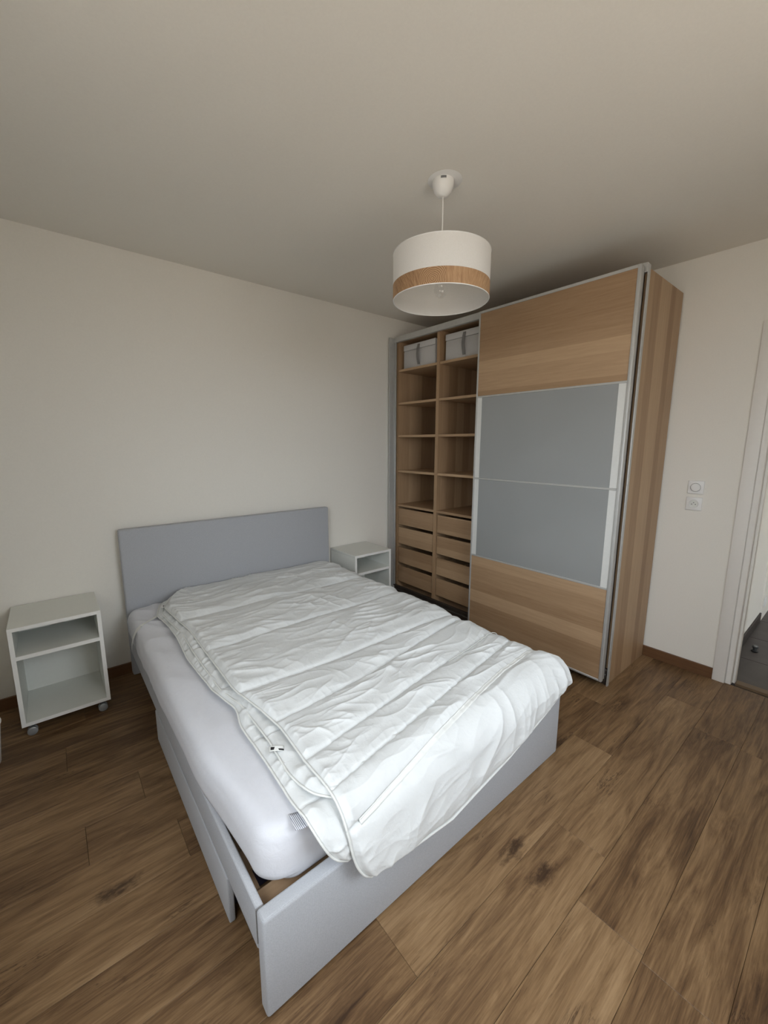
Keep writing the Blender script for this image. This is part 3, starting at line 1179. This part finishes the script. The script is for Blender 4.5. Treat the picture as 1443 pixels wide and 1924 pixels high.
middle = Layer(
    left=[(-.09, -2.46), (-.13, -2.54), (-.22, -2.63), (-.40, -2.688), (-.74, -2.662), (-1.0, -2.672), (-1.35, -2.668), (-1.5, -2.640), (-1.75, -2.640), (-1.92, -2.652), (-2.00, -2.640),
          (-2.05, -2.615), (-2.075, -2.58), (-2.09, -2.54)],
    rows=[row(-.094, -.094), row(-.55, -.55), row(-.95, -.95), row(-1.35, -1.35), row(-1.72, -1.68), [(L, -2.075), (-2.5, -2.09), (-2.2, -2.06), (Rr, -2.0)]],
    z0=.488, bend=-2.042, rad=.088, right=[(p, q - .02) for p, q in rightU], seed=120, puff=.008, wr=.5, gather=.014)

upper.build('top_layer', 340, 620, .014)
middle.build('middle_layer', 200, 420, .010)
lower.build('bottom_layer', 200, 420, .010)
for lay, rad in ((upper, .0036), (middle, .0034), (lower, .0034)):
    tube('piping', lay.edge('left', 260, .0, 1.0), rad, PIPE, dv, 8)
    tube('piping', lay.edge('foot', 200), rad, PIPE, dv, 8)
# quilting tapes: the broad one near the hem and a narrow one up the bed
def tape(layer, v0, hw, n=260, u0=.02, u1=.99, off=.0016, name='quilting_tape'):
    u, v = np.meshgrid(np.linspace(u0, u1, n), np.linspace(v0 - hw, v0 + hw, 5), indexing='ij')
    X, Tt, i, f = layer.flat(u, v)
    P = layer.pos(u, v, off)
    Pc = layer.pos(u, v * 0 + v0, off + .0035)
    P = P * .35 + (Pc + (layer.pos(u, v, 0, True) - layer.pos(u, v * 0 + v0, 0, True))) * .65
    o = grid_mesh(name, P, PIPE, dv)
    md = o.modifiers.new('thickness', 'SOLIDIFY')
    md.thickness = .003
    md.offset = 0
    return o


tape(upper, 7 / 8, .0062, u0=.035, off=.005)
tape(upper, 5 / 8 + .016, .0016, u0=.62, off=.004)

# duvet labels
def label_patch(name, corner, ex, ey, mat, parent, bend=.0, n=6):
    c0, ex, ey = Vector(corner), Vector(ex), Vector(ey)
    P = np.zeros((n, n, 3))
    nz = ex.cross(ey).normalized()
    for a in range(n):
        for b in range(n):
            s, t = a / (n - 1), b / (n - 1)
            P[a, b] = c0 + ex * s + ey * t + nz * bend * math.sin(math.pi * s)
    o = grid_mesh(name, P, mat, parent)
    md = o.modifiers.new('thickness', 'SOLIDIFY')
    md.thickness = .0009
    return o


lab = label_patch('maker_label', (-2.664, -1.802, .5005), (.036, -.030, .004), (.008, .016, .005), PIPE, dv, .003)
label_patch('label_print', (-2.658, -1.803, .5040), (.014, -.012, .001), (.004, .008, .003), INK, lab, .001, 4)
label_patch('label_print', (-2.643, -1.8165, .5050), (.016, -.016, .001), (.0022, .004, .002), INK, lab, .001, 4)
lab = label_patch('maker_label', (-2.680, -.328, .506), (.030, -.020, .0), (.012, .020, .006), PLASTIC, dv, .003)
label_patch('label_print', (-2.668, -.329, .5105), (.013, -.008, .0), (.005, .008, .002), INK, lab, .001, 4)
label_patch('wash_label', (-2.702, -2.012, .466), (.040, -.012, .002), (-.006, -.052, -.004), LABEL, dv, .004)

# ------------------------------------------------------------------ night stands
def nightstand(x0, label, rz=0.0):
    W_, D, ZB, ZT = .371, .360, .061, .581
    t = .018
    y0 = -.368
    y1 = y0 + D - .001
    ns = thing('night_stand', label, 'night stand', (x0 + W_ / 2, (y0 + y1) / 2, 0), 'white night stands on castors')
    x1 = x0 + W_
    box('side_panel', x0, x0 + t, y0, y1, ZB, ZT - t, WHITE, ns, .001)
    box('side_panel', x1 - t, x1, y0, y1, ZB, ZT - t, WHITE, ns, .001)
    box('top_panel', x0, x1, y0, y1, ZT - t, ZT, WHITE, ns, .0015)
    box('bottom_panel', x0 + t, x1 - t, y0, y1, ZB, ZB + t, WHITE, ns, .001)
    box('shelf', x0 + t, x1 - t, y0 + .001, y1 - .008, .414, .434, WHITE, ns, .001)
    # back panel with a cable notch above the shelf
    bm = bmesh.new()
    cx = (x0 + x1) / 2
    for (a, b, c, d) in ((x0 + t, cx - .03, ZB + t, ZT - t), (cx + .03, x1 - t, ZB + t, ZT - t), (cx - .03, cx + .03, .452, ZT - t), (cx - .03, cx + .03, ZB + t, .434)):
        add_box(bm, a - cx, b - cx, -.0035, .0035, c, d)
    from_bm('back_panel', bm, WHITE, ns, (cx, y1 - .004, 0))
    for (a, b, c, d, nm) in ((x0, x1, ZT - t, ZT, 'e'), (x0, x0 + t, ZB, ZT - t, 'e'), (x1 - t, x1, ZB, ZT - t, 'e'), (x0 + t, x1 - t, ZB, ZB + t, 'e'), (x0 + t, x1 - t, .414, .434, 'e')):
        box('edge_band', a, b, y0 - .0012, y0 - .0001, c, d, WHITE_E, ns, .0003)
    for (cx_, cy_) in ((x0 + .037, y0 + .022), (x1 - .037, y0 + .022), (x0 + .037, y1 - .035), (x1 - .037, y1 - .035)):
        fk = box('castor', cx_ - .016, cx_ + .016, cy_ - .016, cy_ + .016, ZB - .004, ZB, STEEL, ns, .001)
        box('fork', cx_ - .012, cx_ + .012, cy_ - .0035, cy_ + .0035, .022, ZB - .004, STEEL, fk, .002)
        for s in (-1, 1):
            w = lathe('wheel', [(.0, -.0055), (.018, -.0055), (.0215, -.003), (.0215, .003), (.018, .0055), (.0, .0055)], RUBBER, fk, (cx_, cy_ + s * .0095, .0215), 24, False, 'y')
    return ns


nightstand(-3.3395, 'white night stand on castors standing clear of the left side of the bed')
nightstand(-1.3050, 'white night stand squeezed between the bed and the wardrobe')

# ------------------------------------------------------------------ pendant lamp
LX, LY = -1.700, -1.590
lp = thing('pendant_lamp', 'white drum pendant lamp with a wood-print band hanging from the ceiling', 'lamp', (LX, LY, ZC))
lathe('ceiling_plate', [(.0, 0), (.070, 0), (.072, -.0015), (.070, -.003), (.0, -.003)], PLASTIC, lp, (LX + .004, LY - .006, ZC), 48)
lathe('ceiling_cup', [(.030, 0), (.0445, -.0015), (.0455, -.010), (.044, -.022), (.037, -.042), (.026, -.056), (.014, -.062), (.009, -.064), (.0, -.064)], PLASTIC, lp, (LX, LY, ZC), 40)
tube('cord', [(LX, LY, ZC - .06), (LX + .001, LY, ZC - .15), (LX, LY, ZC - .24), (LX, LY, 2.215)], .0028, PLASTIC, lp, 8)
R0, ZB_, ZM_, ZT_ = .2085, 2.077, 2.139, 2.262
lathe('shade', [(R0, ZM_ + .0002 - ZB_), (R0, ZT_ - ZB_), (R0 - .0018, ZT_ - ZB_), (R0 - .0018, .0), (R0, .0), (R0, .004)][0:4] + [(R0 - .0018, 0), (R0 - .0006, 0), (R0 - .0006, ZM_ - ZB_)], SHADE, lp, (LX, LY, ZB_), 96, True)
lathe('wood_band', [(R0 + .0004, .001), (R0 + .0004, ZM_ - ZB_), (R0 - .0004, ZM_ - ZB_), (R0 - .0004, .001)], BAND, lp, (LX, LY, ZB_), 96, True)
for z in (ZB_ + .001, ZT_ - .001):
    pts = [(LX + (R0 - .0012) * math.cos(a), LY + (R0 - .0012) * math.sin(a), z) for a in np.linspace(0, 2 * math.pi, 97)]
    tube('shade_ring', pts, .0022, PLASTIC, lp, 6)
for a in (0.4, 0.4 + 2 * math.pi / 3, 0.4 + 4 * math.pi / 3):
    tube('spider_arm', [(LX + .021 * math.cos(a), LY + .021 * math.sin(a), ZT_ - .030), (LX + .1 * math.cos(a), LY + .1 * math.sin(a), ZT_ - .020), (LX + (R0 - .002) * math.cos(a), LY + (R0 - .002) * math.sin(a), ZT_ - .003)], .0018, PLASTIC, lp, 6)
lathe('bulb_holder', [(.0, .0), (.010, .0), (.019, -.012), (.020, -.045), (.017, -.062), (.0, -.062)], PLASTIC, lp, (LX, LY, 2.238), 32)
blb = lathe('bulb', [(.0, -.088), (.012, -.086), (.022, -.078), (.0285, -.064), (.029, -.050), (.024, -.032), (.016, -.014), (.0135, 0)], BULB, lp, (LX, LY, 2.178), 32)
lathe('bulb_cap', [(.0132, 0), (.0132, -.010), (.011, -.013), (.0, -.013)], ALU, blb, (LX, LY, 2.1755), 24)
# small printed label on the cup (turned to the room)
va = math.atan2(-2.9145 - LY, -3.1129 - LX) + .03
P = np.zeros((7, 4, 3))
for i in range(7):
    for j in range(4):
        a = va + (i / 6 - .5) * .50
        P[i, j] = (LX + .0462 * math.cos(a), LY + .0462 * math.sin(a), ZC - .0105 + .0085 * (1 - j / 3) - .004)
GREYPRINT = NT('grey_rating_print')
wv = GREYPRINT.n('ShaderNodeTexWave', wave_type='BANDS', bands_direction='Z')
GREYPRINT.l(GREYPRINT.obj(), wv.inputs['Vector'])
wv.inputs['Scale'].default_value = 110
wv.inputs['Distortion'].default_value = 3
GREYPRINT.l(GREYPRINT.ramp(wv.outputs['Fac'], [(.4, srgb(70, 70, 72)), (.7, srgb(150, 150, 150))]), GREYPRINT.b.inputs['Base Color'])
o = grid_mesh('rating_label', P, GREYPRINT.m, lp)
o.modifiers.new('thickness', 'SOLIDIFY').thickness = .0006

# ------------------------------------------------------------------ switch and socket
def rounded_plate(name, y, z, s, mat, parent):
    return box(name, -.009, 0, y - s / 2, y + s / 2, z - s / 2, z + s / 2, mat, parent, .004, 3)


sw = thing('light_switch', 'white square light switch with round rocker above the socket', 'switch', (0, -2.1995, 1.195))
pl = rounded_plate('plate', -2.1995, 1.195, .083, PLASTIC, sw)
lathe('bezel', [(.0285, 0), (.0285, -.0025), (.0265, -.0035), (.0265, 0)], PLASTIC, sw, (-.009, -2.1995, 1.195), 40, True, 'x')
lathe('rocker_gap', [(.0266, -.0036), (.0266, -.0002), (.0250, -.0002), (.0250, -.0036)], STRAP, sw, (-.009, -2.1995, 1.195), 40, True, 'x')
lathe('rocker', [(.0, 0), (.0248, 0), (.0252, -.002), (.024, -.0038), (.0, -.0045)], PLASTIC, sw, (-.0092, -2.1995, 1.195), 40, False, 'x')
so = thing('wall_socket', 'white square power socket with round well below the light switch', 'socket', (0, -2.1995, 1.092))
rounded_plate('plate', -2.1995, 1.092, .083, PLASTIC, so)
lathe('well_rim', [(.0275, 0), (.0275, -.003), (.0250, -.0035), (.0225, -.0006), (.0225, 0)], PLASTIC, so, (-.009, -2.1995, 1.092), 40, True, 'x')
lathe('well_floor', [(.0, 0), (.0222, 0), (.0222, -.0006), (.0, -.0006)], WHITE, so, (-.0091, -2.1995, 1.092), 40, False, 'x')
for dy, dz in ((-.0095, -.003), (.0095, -.003)):
    lathe('pin_hole', [(.0, 0), (.0026, 0), (.0026, -.0004), (.0, -.0004)], BLACK, so, (-.0098, -2.1995 + dy, 1.092 + dz), 16, False, 'x')
lathe('earth_pin', [(.0, 0), (.0024, 0), (.0024, -.004), (.0015, -.005), (.0, -.005)], STEEL, so, (-.0098, -2.1995, 1.0995), 16, False, 'x')

# ------------------------------------------------------------------ hall items
ds = thing('door_stop', 'small black door stop on the dark hall floor', 'door stop', (.655, -2.512, 0))
lathe('base', [(.0, 0), (.020, 0), (.021, .004), (.017, .010), (.012, .014), (.0, .014)], BLACK, ds, (.655, -2.512, 0), 24)
lathe('post', [(.0, .014), (.011, .014), (.012, .026), (.016, .028), (.017, .040), (.012, .046), (.0, .047)], STEEL, ds, (.655, -2.512, 0), 24)
hs = thing('hall_socket', 'white socket low on the hall wall beyond the doorway', 'socket', (1.42, -2.44, .162))
box('plate', 1.379, 1.461, -2.449, -2.4401, .121, .203, PLASTIC, hs, .003, 2)
lathe('well_rim', [(.0275, 0), (.0275, -.003), (.0250, -.0035), (.0225, -.0006), (.0225, 0)], PLASTIC, hs, (1.42, -2.4492, .162), 32, True, 'y')

# white bin at the far left edge
bn = thing('waste_bin', 'white round bin cut off by the left edge of the photo', 'bin', (-3.517, -.50, 0))
lathe('body', [(.0, .001), (.095, .001), (.105, .012), (.122, .20), (.119, .20), (.102, .016), (.0, .006)], PLASTIC, bn, (-3.517, -.50, 0), 48)
pts = [(-3.517 + .1215 * math.cos(a), -.50 + .1215 * math.sin(a), .202) for a in np.linspace(0, 2 * math.pi, 49)]
tube('rim', pts, .004, PLASTIC, bn, 8)
